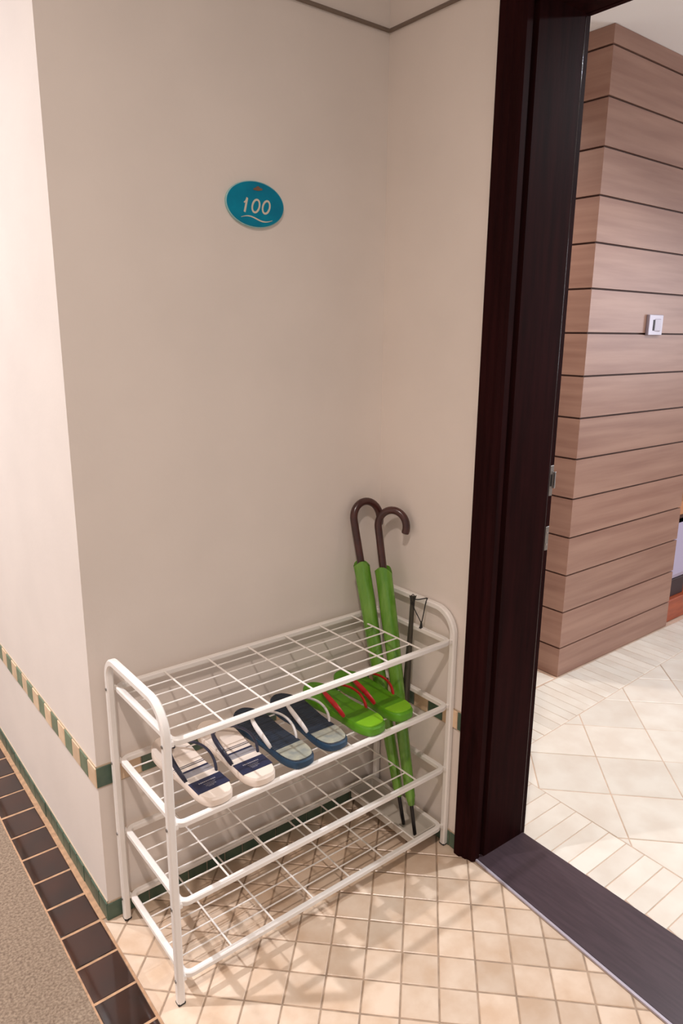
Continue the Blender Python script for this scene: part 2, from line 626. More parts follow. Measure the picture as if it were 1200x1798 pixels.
# --- room floor
b = MB().prism([(1.03, 3.0), (1.052, -0.35), (1.03, -1.33), (1.03, -3.2), (4.6, -3.2), (4.6, 3.0)], -0.06, GZ)
floor_room = struct(b.build('floor_room', 'grout_room'), 'pale stone-tiled floor of the room beyond the doorway')
XB0, XB1 = 1.055, 1.262     # border strip beside the threshold
YB0, YB1 = -0.105, 0.112    # border strip in front of the panelled wall
k = 0
y = YB0
while y > -1.9:
    tile('tile', [(XB0, y), (XB1 - (y + 0.3) * -0.045, y), (XB1 - (y - 0.0555 + 0.3) * -0.045, y - 0.0555), (XB0 + 0.03 * (y - 0.0555 + 0.4), y - 0.0555)],
         'tile_room', floor_room, 0.0022)
    y -= 0.0555
x = 1.06
while x < 3.6:
    yb = -0.125 + 0.045 * (x - 1.5)
    tile('tile', [(x, yb), (x + 0.0523, yb + 0.0024), (x + 0.0523, YB1), (x, YB1)], 'tile_room', floor_room, 0.0022)
    x += 0.0523
ru, rv = 0.2175, 0.2035
for i in range(-8, 14):
    for j in range(-14, 18):
        u0 = 1.322 + ru * i
        v0 = 0.883 + rv * j
        cs = [(u0, v0), (u0 + ru, v0), (u0 + ru, v0 + rv), (u0, v0 + rv)]
        poly = [((u + v_) / R2, (v_ - u) / R2) for u, v_ in cs]
        # front field
        q = clip(poly, -1, 0.045, -(XB1 + 0.3 * 0.045)) if poly else poly
        q = clip(q, -0.045, 1, -0.125 - 0.045 * 1.5) if q else q
        q = clip(q, 1, 0, 3.4) if q else q
        q = clip(q, 0, -1, 1.9) if q else q
        if len(q) >= 3:
            tile('tile', q, 'tile_room', floor_room, 0.0030)
        # passage left of the panelled wall
        q = clip(poly, 0, -1, -0.118)
        q = clip(q, 1, 0, 1.93) if q else q
        q = clip(q, -1, 0, -1.06) if q else q
        q = clip(q, 0, 1, 0.95) if q else q
        if len(q) >= 3:
            tile('tile', q, 'tile_room', floor_room, 0.0030)

# --- room walls and ceiling
RC = 2.392
b = MB().box(XR + 0.19, 4.6, -3.2, 3.0, RC, RC + 0.06)
struct(b.build('ceiling_room', 'ceiling_paint'), 'white ceiling of the room beyond the doorway')
b = MB().box(4.5, 4.6, -3.2, 3.0, 0, RC)
struct(b.build('wall_room_far', 'paint'), 'cream far wall of the room beyond the doorway')
b = MB().box(XR + 0.19, 4.6, 1.6, 1.7, 0, RC)
struct(b.build('wall_room_back', 'paint'), 'cream wall at the end of the passage inside the room')

# panelled wall block
PX, PY, PE = 1.9455, 0.117, 2.832
b = MB().box(PX + 0.010, PE - 0.010, PY + 0.010, 1.6, 0, RC)
panel = struct(b.build('wall_panelled', 'groove'), 'wall block clad in horizontal brown wood planks inside the room')
zs = [0.0] + [0.1262 + 0.1574 * i for i in range(15)] + [RC]
for i in range(16):
    z0, z1 = zs[i] + (0.0035 if i else 0.001), zs[i + 1] - 0.0035
    if i == 15:
        z1 = RC - 0.001
    # front plank (mitred at the corner)
    MB().prism([(PX, PY), (PE, PY), (PE, PY + 0.0105), (PX + 0.0105, PY + 0.0105)], z0, z1).build('plank', 'plank_wood', panel)
    MB().prism([(PX, PY), (PX + 0.0105, PY + 0.0105), (PX + 0.0105, 1.6), (PX, 1.6)], z0, z1).build('plank', 'plank_wood', panel)

# --- door frame (dark wood)
DH = 2.072
fr = MB()
prof = [(0.853, -0.330), (0.840, -0.331), (0.8370, -0.335), (0.8370, -0.352), (0.8425, -0.357), (0.8425, -0.369), (0.8480, -0.373),
        (0.8480, -0.386), (0.8560, -0.392), (0.8740, -0.392), (0.8740, -0.382), (0.8890, -0.382), (0.8890, -0.396),
        (1.0395, -0.400), (1.0405, -0.3975), (1.0425, -0.3975), (1.0435, -0.400), (1.0580, -0.400), (1.0600, -0.398), (1.0600, -0.330)]


def extr(m, pf, z0, z1):
    n = len(pf)
    v = [(p[0], p[1], z0) for p in pf] + [(p[0], p[1], z1) for p in pf]
    f = [tuple(range(n)), tuple(range(2 * n - 1, n - 1, -1))] + [(i, n + i, n + (i + 1) % n, (i + 1) % n) for i in range(n)]
    m.add(v, f)


root = empty('door_1', (XR, -0.39, 0))
struct(root, 'dark brown wooden door frame with open doorway')


def build_world(m, name, material, parent, smooth=False):
    o = m.build(name, material, None, smooth)
    o.parent = parent
    o.matrix_parent_inverse = Matrix.Translation(parent.location).inverted() if parent.parent is None else parent.matrix_parent_inverse.copy()
    return o


m = MB()
extr(m, prof, 0.0, 2.125)
build_world(m, 'jamb', 'door_wood', root)
m = MB()
extr(m, [(p[0], -1.70 - p[1]) for p in prof], 0.0, 2.125)
build_world(m, 'jamb', 'door_wood', root)
# head: same section turned
m = MB()
n = len(prof)
hv = []
for yy in (-0.384, -1.316):
    for p in prof:
        hv.append((p[0], yy, 2.048 + (p[1] + 0.398)))
m.add(hv, [tuple(range(n)), tuple(range(2 * n - 1, n - 1, -1))] + [(i, n + i, n + (i + 1) % n, (i + 1) % n) for i in range(n)])
build_world(m, 'head', 'door_wood', root)
# strike plates on the jamb
m = MB().tube([(1.0415, -0.3985, 0.004), (1.0415, -0.3985, 2.046)], 0.0020, 10)  # glossy bead added so the jamb edge catches a highlight line
build_world(m, 'glint_bead', 'door_gloss', root, True)
m = MB().box(1.0440, 1.0575, -0.4012, -0.396, 0.985, 1.062, 0.0006)
sp = build_world(m, 'strike_plate', 'dull_steel', root)
m = MB().box(1.0455, 1.0525, -0.4016, -0.400, 1.010, 1.040)
o = m.build('bolt_hole', 'black_rubber'); o.parent = sp
m = MB().box(1.0570, 1.0605, -0.4070, -0.394, 1.004, 1.046, 0.001)
o = m.build('lip', 'steel'); o.parent = sp
m = MB().box(1.0440, 1.0575, -0.4012, -0.396, 0.842, 0.905, 0.0006)
sp2 = build_world(m, 'strike_plate', 'dull_steel', root)
m = MB()
for zz in (0.858, 0.889):
    m.tube([(1.0505, -0.4005, zz), (1.0505, -0.4022, zz)], 0.0032, 8)
o = m.build('screw', 'steel'); o.parent = sp2

# --- far furniture glimpsed at the right edge
cb = empty('wooden_cabinet', (2.95, 0.14, 0))
tag(cb, 'reddish wooden cabinet half hidden behind the panelled wall block', 'cabinet')
build_world(MB().box(2.845, 3.7, 0.135, 0.80, 0.0, 0.115, 0.004), 'plinth', 'red_wood', cb)
build_world(MB().box(2.86, 3.7, 0.235, 0.80, 0.115, 0.52), 'back_panel', 'shaded_recess', cb)  # coloured dark to stand for the shaded recess
build_world(MB().box(2.845, 3.7, 0.165, 0.80, 0.515, 0.545, 0.003), 'rail', 'groove', cb)
build_world(MB().box(2.845, 3.7, 0.145, 0.80, 0.545, 0.61, 0.003), 'top', 'tan_wood', cb)
build_world(MB().box(3.2, 3.24, 0.17, 0.23, 0.115, 0.52, 0.003), 'post', 'red_wood', cb)
# lavender bin in the cabinet
prof_b = []
m = MB()
for z, gx in ((0.205, 0.030), (0.212, 0.012), (0.235, 0.003), (0.30, 0.0), (0.505, -0.004)):
    m.v += [Vector(p) for p in ((2.862 + gx, 0.150 + gx, z), (3.08 - gx, 0.150 + gx, z), (3.08 - gx, 0.228 - gx * 0.5, z), (2.862 + gx, 0.228 - gx * 0.5, z))]
for i in range(4):
    for j in range(4):
        m.f.append((i * 4 + j, i * 4 + (j + 1) % 4, i * 4 + 4 + (j + 1) % 4, i * 4 + 4 + j))
m.f.append((3, 2, 1, 0)); m.f.append((16, 17, 18, 19))
bn = empty('storage_bin', (2.97, 0.19, 0.205))
tag(bn, 'pale lavender plastic bin tucked into the wooden cabinet', 'bin')
build_world(m, 'body', 'lavender_plastic', bn)
build_world(MB().box(2.858, 3.084, 0.146, 0.229, 0.492, 0.505, 0.003), 'rim', 'lavender_plastic', bn)
build_world(MB().box(2.88, 3.05, 0.160, 0.225, 0.115, 0.206, 0.003), 'stand', 'shaded_recess', bn)

# light switch on the panelled wall
sw = empty('light_switch', (2.395, PY, 1.42))
tag(sw, 'square silvery light switch on the plank-clad wall', 'light switch')
build_world(MB().box(2.344, 2.450, PY - 0.014, PY - 0.0003, 1.380, 1.460, 0.0020), 'plate', 'switch_plate', sw)
m = MB().add([(2.386, PY - 0.013, 1.395), (2.427, PY - 0.013, 1.395), (2.427, PY - 0.013, 1.445), (2.386, PY - 0.013, 1.445),
              (2.388, PY - 0.0155, 1.398), (2.424, PY - 0.021, 1.398), (2.424, PY - 0.021, 1.442), (2.388, PY - 0.0155, 1.442)],
             [(4, 5, 6, 7), (0, 1, 5, 4), (1, 2, 6, 5), (2, 3, 7, 6), (3, 0, 4, 7), (0, 3, 2, 1)])
build_world(m, 'rocker', 'switch_plate', sw)
build_world(MB().box(2.374, 2.386, PY - 0.0155, PY - 0.013, 1.398, 1.440, 0.0006), 'indicator', 'black_rubber', sw)

# downlights of corridor and room, plus two added fill lamps (housings above the frame)
for (lx, ly, lz, nm) in ((-1.10, 0.53, CZ, 'round recessed downlight in the corridor ceiling beyond the corner'),
                         (-1.10, 2.20, CZ, 'round ring of an added fill lamp farther along the corridor ceiling'),
                         (-0.75, -1.53, CZ, 'round recessed downlight in the corridor ceiling over the viewer'),
                         (2.25, -0.90, RC, 'round recessed downlight in the ceiling of the room'),
                         (1.45, 0.75, RC, 'round ring of an added fill lamp in the passage beside the panelled wall')):
    ring = [(0.062 * math.cos(a * math.pi / 16), 0.062 * math.sin(a * math.pi / 16)) for a in range(32)]
    m = MB().sweep([(lx + p[0], ly + p[1], lz - 0.005) for p in ring], rect_prof(0.018, 0.009, 0.002), closed=True, nrm=(0, 0, 1))
    tag(m.build('ceiling_lamp_ring', 'lamp_white', None, True), nm, 'light')

# ------------------------------------------------------------------ number plaque
pq = empty('number_plaque', (0.459, YW, 1.653))
tag(pq, 'oval teal room number plaque reading 100 on the cream wall', 'sign')
cxp, czp, ax_, az_ = 0.459, 1.653, 0.0755, 0.0485
NE = 64


def ell(a, c, yy):
    return [(cxp + a * math.cos(2 * math.pi * k / NE), yy, czp + c * math.sin(2 * math.pi * k / NE)) for k in range(NE)]


def disc(name, material, rings):
    v = []
    for a, c, yy in rings:
        v += ell(a, c, yy)
    f = []
    for r in range(len(rings) - 1):
        f += [(r * NE + k, r * NE + (k + 1) % NE, (r + 1) * NE + (k + 1) % NE, (r + 1) * NE + k) for k in range(NE)]
    f.append(tuple(range((len(rings) - 1) * NE, len(rings) * NE)))
    f.append(tuple(range(NE - 1, -1, -1)))
    m_ = MB()
    m_.add(v, f)
    return build_world(m_, name, material, pq, True)


disc('backing', 'plaque_edge', [(ax_, az_, YW - 0.0003), (ax_, az_, YW - 0.0055), (ax_ - 0.001, az_ - 0.001, YW - 0.0062)])
disc('face', 'plaque_teal', [(ax_ - 0.0015, az_ - 0.0015, YW - 0.006), (ax_ - 0.0022, az_ - 0.0022, YW - 0.0072)])
YP = YW - 0.0072


def stroke(pts, wd, closed=False, yy=YP, th=0.0006):
    """flat ribbon in the plaque plane from (x,z) points"""
    mm = MB()
    n_ = len(pts)
    ws = wd if isinstance(wd, (list, tuple)) else [wd] * n_
    path = [(p[0], yy - th / 2, p[1]) for p in pts]
    mm.sweep(path, [(0.5, -th / 2), (0.5, th / 2), (-0.5, th / 2), (-0.5, -th / 2)], closed=closed, nrm=(0, 1, 0))
    # scale side offsets by width
    for i_ in range(n_):
        c_ = Vector(path[i_])
        for j_ in range(4):
            v_ = mm.v[i_ * 4 + j_]
            mm.v[i_ * 4 + j_] = Vector((c_.x + (v_.x - c_.x) * ws[i_], v_.y, c_.z + (v_.z - c_.z) * ws[i_]))
    return mm


SH = 0.24   # italic shear


def zero(xc, zc, a, c):
    return [(xc + a * math.cos(2 * math.pi * k / 36) + SH * c * math.sin(2 * math.pi * k / 36), zc + c * math.sin(2 * math.pi * k / 36)) for k in range(36)]


for nm, xc in (('digit', 0.4585), ('digit', 0.4855)):
    build_world(stroke(zero(xc, 1.6495, 0.0092, 0.0134), 0.0042, True), nm, 'plaque_white', pq)
d1 = stroke([(0.4290, 1.6345), (0.4365, 1.6640)], 0.0046)
d1b = stroke([(0.4282, 1.6540), (0.4325, 1.6570), (0.4368, 1.6645)], [0.003, 0.0035, 0.0042], yy=YP - 0.00005)
d1.add(d1b.v, d1b.f)
build_world(d1, 'digit', 'plaque_white', pq)
wv = [(0.4200 + 0.0815 * t_ / 24, 1.6228 + 0.0045 * math.sin(2 * math.pi * (t_ / 24) * 0.98 + 0.15)) for t_ in range(25)]
build_world(stroke(wv, [0.0008 + 0.0022 * math.sin(math.pi * t_ / 24) for t_ in range(25)]), 'wave_line', 'plaque_white', pq)
em = stroke([(0.4530, 1.6838), (0.4600, 1.6850), (0.4670, 1.6852), (0.4760, 1.6856)], [0.003, 0.0065, 0.0065, 0.003])
e2 = stroke([(0.4600, 1.6880), (0.4650, 1.6895), (0.4690, 1.6880)], [0.002, 0.004, 0.002], yy=YP - 0.0001)
em.add(e2.v, e2.f)
build_world(em, 'emblem', 'plaque_brown', pq)

# ------------------------------------------------------------------ shoe rack
rack = empty('shoe_rack', (0.445, -0.15, 0))
tag(rack, 'white four-tier metal shoe rack with wire grid shelves', 'shoe rack')
PLX, PRX = 0.046, 0.8415      # post centre lines
YF, YR = -0.2905, -0.004
SX0, SX1 = 0.061, 0.8265      # shelf loop centre lines
SZ = [0.0605, 0.2405, 0.4265, 0.6100]
TOPZ = 0.6860


def child(mb, name, material, parent, smooth=False):
    """build in world coordinates below a part that sits at the rack's own origin chain"""
    o = mb.build(name, material, None, smooth)
    o.parent = parent
    inv = Matrix.Identity(4)
    p = parent
    if p.type == 'EMPTY' and p.parent is None:
        inv = Matrix.Translation(p.location).inverted()
    o.matrix_parent_inverse = inv
    return o


def arc(cx, cz, r, a0, a1, n):
    return [(cx + r * math.cos(a0 + (a1 - a0) * k / n), cz + r * math.sin(a0 + (a1 - a0) * k / n)) for k in range(n + 1)]


for px, sgn in ((PLX, -1), (PRX, 1)):
    yz = [(YF, 0.005), (YF, 0.3)]
    R_ = 0.062
    yz += arc(YF + R_, TOPZ - R_, R_, math.pi, math.pi / 2, 10)
    yz += arc(YR - R_ * 0.72, TOPZ - R_ * 0.72, R_ * 0.72, math.pi / 2, 0, 10)
    yz += [(YR, 0.3), (YR, 0.005)]
    m = MB().sweep([(px, p[0], p[1]) for p in yz], rect_prof(0.0165, 0.0165, 0.0032), nrm=(1, 0, 0))
    fr_ = child(m, 'side_frame', 'white_metal', rack, True)
    for yy in (YF, YR):
        child(MB().box(px - 0.0086, px + 0.0086, yy - 0.0086, yy + 0.0086, 0.0005, 0.006, 0.0015), 'foot_cap', 'black_rubber', fr_)
        for zz in SZ:
            xo_ = px + sgn * 0.008
            m = MB().tube([(xo_, yy, zz), (xo_ + sgn * 0.002, yy, zz)], 0.0036, 8)
            child(m, 'bolt', 'dull_steel', fr_)


def rloop(x0, x1, y0, y1, z, r, n=5):
    p = []
    for cx_, cy_, a0 in ((x1 - r, y1 - r, 0), (x0 + r, y1 - r, math.pi / 2), (x0 + r, y0 + r, math.pi), (x1 - r, y0 + r, 1.5 * math.pi)):
        p += [(cx_ + r * math.cos(a0 + k / n * math.pi / 2), cy_ + r * math.sin(a0 + k / n * math.pi / 2), z) for k in range(n + 1)]
    return p


WX = [0.1735 + 0.1115 * k for k in range(6)]
WY = [YR - 0.0475 * k for k in range(1, 6)]
for si, z in enumerate(SZ):
    m = MB().sweep(rloop(SX0, SX1, YF, YR, z, 0.017), rect_prof(0.0135, 0.0135, 0.0022), closed=True, nrm=(0, 0, 1))
    # lugs that tie the loop to the posts
    for px, sx in ((PLX, SX0), (PRX, SX1)):
        for yy in (YF, YR):
            m.box(min(px, sx) + 0.001, max(px, sx) - 0.001, yy - 0.005 + (0.016 if yy == YF else -0.016) * 0, yy + 0.005, z - 0.005, z + 0.005)
    sh = child(m, 'shelf', 'white_metal', rack, True)
    zc = z + 0.0038
    for x_ in WX:
        child(MB().tube([(x_, YF + 0.004, zc), (x_, YR - 0.004, zc)], 0.0022, 8), 'cross_wire', 'white_metal', sh, True)
    for y_ in WY:
        child(MB().tube([(SX0 + 0.004, y_, zc - 0.002), (WX[5], y_, zc - 0.002)], 0.0018, 8), 'long_wire', 'white_metal', sh, True)
    if si == 0:
        # shallow drip tray under the umbrella slot
        x0, x1, y0, y1 = WX[5] + 0.002, SX1 - 0.0075, YF + 0.0085, YR - 0.0085
        m = MB()
        lo, hi = 0.040, 0.0665
        rings = [rloop(x0, x1, y0, y1, hi, 0.006), rloop(x0 + 0.004, x1 - 0.004, y0 + 0.004, y1 - 0.004, hi, 0.005),
                 rloop(x0 + 0.010, x1 - 0.010, y0 + 0.010, y1 - 0.010, lo + 0.002, 0.005)]
        nn = len(rings[0])
        vv = [p for r_ in rings for p in r_]
        ff = []
        for r_ in range(2):
            ff += [(r_ * nn + k, r_ * nn + (k + 1) % nn, (r_ + 1) * nn + (k + 1) % nn, (r_ + 1) * nn + k) for k in range(nn)]
        ff.append(tuple(2 * nn + k for k in range(nn)))
        vv += rloop(x0, x1, y0, y1, lo, 0.006)
        ff += [(k, 3 * nn + k, 3 * nn + (k + 1) % nn, (k + 1) % nn) for k in range(nn)]
        ff.append(tuple(3 * nn + k for k in range(nn - 1, -1, -1)))
        m.add(vv, ff)
        child(m, 'drip_tray', 'tray_plastic', rack, True)

# ------------------------------------------------------------------ flip-flops
RAILTOP = SZ[2] + 0.0069


def sole_outline(mirror, L=0.280, wb=0.050, wh=0.0375, n=40):
    """closed outline, heel at y=0, toe at y=L, x right; mirror flips left/right foot"""
    ctrl_r = [(0.0, 0.0), (0.55, 0.004), (0.85, 0.018), (1.0, 0.045), (0.98, 0.085), (0.93, 0.125), (0.97, 0.165), (1.06, 0.205), (0.98, 0.240), (0.70, 0.265), (0.30, 0.278), (0.0, 0.280)]
    ctrl_l = [(0.0, 0.0), (0.55, 0.004), (0.85, 0.018), (1.0, 0.045), (1.0, 0.085), (1.02, 0.125), (1.12, 0.165), (1.20, 0.200), (1.12, 0.232), (0.85, 0.258), (0.42, 0.276), (0.0, 0.280)]

    def cat(c):
        out = []
        for i in range(len(c) - 1):
            p0, p1, p2, p3 = c[max(i - 1, 0)], c[i], c[i + 1], c[min(i + 2, len(c) - 1)]
            for k in range(4):
                t_ = k / 4
                q = []
                for d in (0, 1):
                    q.append(0.5 * (2 * p1[d] + (p2[d] - p0[d]) * t_ + (2 * p0[d] - 5 * p1[d] + 4 * p2[d] - p3[d]) * t_ ** 2 + (3 * p1[d] - p0[d] - 3 * p2[d] + p3[d]) * t_ ** 3))
                out.append(tuple(q))
        out.append(c[-1])
        return out
    r = [(x_ * wh, y_ * L / 0.28) for x_, y_ in cat(ctrl_r)]
    l = [(-x_ * wh, y_ * L / 0.28) for x_, y_ in cat(ctrl_l)]
    o = r + l[::-1][1:-1]
    if mirror:
        o = [(-x_, y_) for x_, y_ in o]
    return o


def lift(y, L=0.28):
    """top surface height over the flat sole: slight heel cup and toe spring"""
    return 0.0022 * max(0, (y / L - 0.75) / 0.25) ** 2


def slab(outline, z0, z1, bev=0.003, curve=True):
    n_ = len(outline)
    c = (sum(p[0] for p in outline) / n_, sum(p[1] for p in outline) / n_)

    def ins(d):
        out = []
        for p in outline:
            dx, dy = c[0] - p[0], c[1] - p[1]
            l_ = math.hypot(dx, dy)
            out.append((p[0] + dx / l_ * d, p[1] + dy / l_ * d))
        return out
    rings = [(ins(bev), z0), (outline, z0 + bev), (outline, z1 - bev), (ins(bev), z1), ]
    m_ = MB()
    for ring, zz in rings:
        m_.v += [Vector((p[0], p[1], zz + (lift(p[1]) if curve else 0))) for p in ring]
    for r_ in range(3):
        m_.f += [(r_ * n_ + k, r_ * n_ + (k + 1) % n_, (r_ + 1) * n_ + (k + 1) % n_, (r_ + 1) * n_ + k) for k in range(n_)]
    # caps: strip triangulated between left and right halves
    for base, flip in ((0, True), (3 * n_, False)):
        h = n_ // 2
        a, b_ = list(range(0, h + 1)), [0] + list(range(n_ - 1, h - 1, -1))
        for k in range(h):
            q = [a[k], a[k + 1], b_[k + 1], b_[k]]
            q2 = []
            for z_ in q:
                if z_ not in q2:
                    q2.append(z_)
            if len(q2) > 2:
                q2 = [base + z_ for z_ in q2]
                m_.f.append(tuple(reversed(q2)) if flip else tuple(q2))
    return m_


def clip_outline(outline, y0, y1):
    p = clip(outline, 0, -1, -y0)
    return clip(p, 0, 1, y1)


def thin_print(outline, y0, y1, z, shrink=0.0, th=0.0007):
    p = clip_outline([(q[0] * (1 - shrink), q[1]) for q in outline], y0, y1)
    if parea(p) < 0:
        p = p[::-1]
    n_ = len(p)
    m_ = MB()
    m_.v = [Vector((q[0], q[1], z + lift(q[1]))) for q in p] + [Vector((q[0], q[1], z + th + lift(q[1]))) for q in p]
    m_.f = [tuple(range(n_, 2 * n_))] + [(i, (i + 1) % n_, n_ + (i + 1) % n_, n_ + i) for i in range(n_)]
    return m_


def bez(p0, p1, p2, p3, n=14):
    out = []
    for k in range(n + 1):
        t_ = k / n
        a = Vector(p0) * (1 - t_) ** 3 + Vector(p1) * 3 * t_ * (1 - t_) ** 2 + Vector(p2) * 3 * t_ * t_ * (1 - t_) + Vector(p3) * t_ ** 3
        out.append(a)
    return out


def make_flop(style, mirror, loc, rz, label, group):
    root_ = empty('flip_flop', loc)
    root_.rotation_euler = (0, 0, rz)
    tag(root_, label, 'flip-flop', group)
    T = {'white': 0.020, 'navy': 0.0195, 'green': 0.023}[style]
    L = 0.284
    o_ = sole_outline(mirror, L, wh={'white': 0.0385, 'navy': 0.0375, 'green': 0.0375}[style])
    side = {'white': 'foam_white', 'navy': 'foam_navy_side', 'green': 'foam_green'}[style]
    slab(o_, 0.0, T - 0.001, 0.003).build('sole', side, root_, True)
    fb = slab([(p[0] * 0.97, 0.003 + p[1] * 0.979) for p in o_], T - 0.004, T + 0.0005, 0.0012).build(
        'footbed', {'white': 'foam_white', 'navy': 'foam_navy', 'green': 'foam_green'}[style], root_, True)
    zt = T + 0.0003
    oi = [(p[0] * 0.94, 0.006 + p[1] * 0.958) for p in o_]
    if style == 'white':
        pr = thin_print([(-0.038, 0.034), (0.038, 0.034), (0.038, 0.078), (-0.038, 0.078)], 0.034, 0.078, zt)
        card = pr.build('label_card', 'print_navy', root_)
        # unreadable small print: a row of short white marks
        m_ = MB()
        xx = -0.020
        rnd = random.Random(3)
        while xx < 0.018:
            ww = rnd.uniform(0.002, 0.0042)
            m_.box(xx, xx + ww, 0.0630, 0.0665, zt + 0.0007, zt + 0.0010)
            xx += ww + 0.0012
        for row, (yy, half) in enumerate(((0.0570, 0.012), (0.0530, 0.010), (0.0490, 0.011), (0.0455, 0.007))):
            xx = -half
            while xx < half:
                ww = rnd.uniform(0.001, 0.0032)
                m_.box(xx, xx + ww, yy, yy + 0.0011, zt + 0.0007, zt + 0.0009)
                xx += ww + 0.0011
        m_.build('lettering', 'print_grey', card)
        thin_print(oi, 0.098, 0.117, zt).build('grey_band', 'print_grey', root_)
        thin_print(oi, 0.1175, 0.1235, zt).build('stripe', 'print_navy', root_)
        thin_print(oi, 0.136, 0.138, zt).build('stripe', 'print_navy', root_)
        thin_print(oi, 0.142, 0.1438, zt).build('stripe', 'print_navy', root_)
    elif style == 'navy':
        thin_print(oi, 0.0, 0.070, zt, th=0.0012).build('heel_patch', 'heel_grey', root_, False)
    else:
        thin_print(oi, 0.0, 0.047, zt, th=0.003).build('heel_pad', 'foam_lime', root_, False)
    smat = {'white': 'rubber_navy', 'navy': 'rubber_white', 'green': 'rubber_red'}[style]
    s = -1 if mirror else 1
    tx = 0.004 * s
    wd = 0.0068 if style != 'green' else 0.0072
    top = {'white': 0.034, 'navy': 0.036, 'green': 0.036}[style]
    m_ = MB()
    toe = (tx, 0.222, T + 0.012)
    for sg in (-1, 1):
        p0 = (sg * 0.0345, 0.086 if sg == s else 0.092, T - 0.003)
        path = bez(p0, (sg * 0.049, 0.110, T + top * 0.95), (sg * 0.044, 0.180, T + top * 1.05), toe, 18)
        prof_ = [(wd * math.cos(a * math.pi / 5), 0.0032 * math.sin(a * math.pi / 5)) for a in range(10)]
        # keep the band lying flat: normal follows outward/up direction
        n_ = len(path)
        base = len(m_.v)
        for i_, p in enumerate(path):
            tt = (path[min(i_ + 1, n_ - 1)] - path[max(i_ - 1, 0)]).normalized()
            f_ = i_ / (n_ - 1)
            outv = Vector((sg, -0.1, 0.12)).lerp(Vector((sg * 0.25, 0.25, 0.95)), min(1, f_ * 1.15))
            nn_ = (outv - tt * outv.dot(tt)).normalized()
            sd = tt.cross(nn_).normalized()
            f_ = i_ / (n_ - 1)
            wf = (1.0 + 0.12 * math.sin(math.pi * min(1, f_ * 1.4))) * (1 - 0.45 * f_)
            if i_ == 0:
                wf *= 0.7
            for a, bb in prof_:
                m_.v.append(p + sd * (a * wf) + nn_ * bb)
        for i_ in range(n_ - 1):
            for j_ in range(10):
                m_.f.append((base + i_ * 10 + j_, base + i_ * 10 + (j_ + 1) % 10, base + (i_ + 1) * 10 + (j_ + 1) % 10, base + (i_ + 1) * 10 + j_))
        m_.f.append(tuple(base + j_ for j_ in range(9, -1, -1)))
        m_.f.append(tuple(base + (n_ - 1) * 10 + j_ for j_ in range(10)))
    m_.tube([(tx, 0.223, T - 0.004), (tx, 0.223, T + 0.008), (tx, 0.221, T + 0.0155)], 0.0036, 8)
    m_.build('strap', smat, root_, True)
    return root_


HY = -0.2945
ZF = RAILTOP + 0.0005
G = 'flip-flops on the second shelf of the rack'
make_flop('white', False, (0.160, HY - 0.002, ZF), 0.03, 'white flip-flop with navy straps at the far left of the shelf', G)
make_flop('white', True, (0.266, HY - 0.001, ZF), 0.0, 'white flip-flop with navy straps next to the navy pair', G)
make_flop('navy', False, (0.372, HY - 0.001, ZF), 0.02, 'navy flip-flop with white straps next to the white pair', G)
make_flop('navy', True, (0.474, HY + 0.006, ZF), -0.02, 'navy flip-flop with white straps next to the green pair', G)
make_flop('green', False, (0.5895, HY - 0.0005, ZF), 0.04, 'green flip-flop with red straps next to the navy pair', G)
make_flop('green', True, (0.688, HY + 0.006, ZF), 0.0, 'green flip-flop with red straps nearest the umbrellas', G)


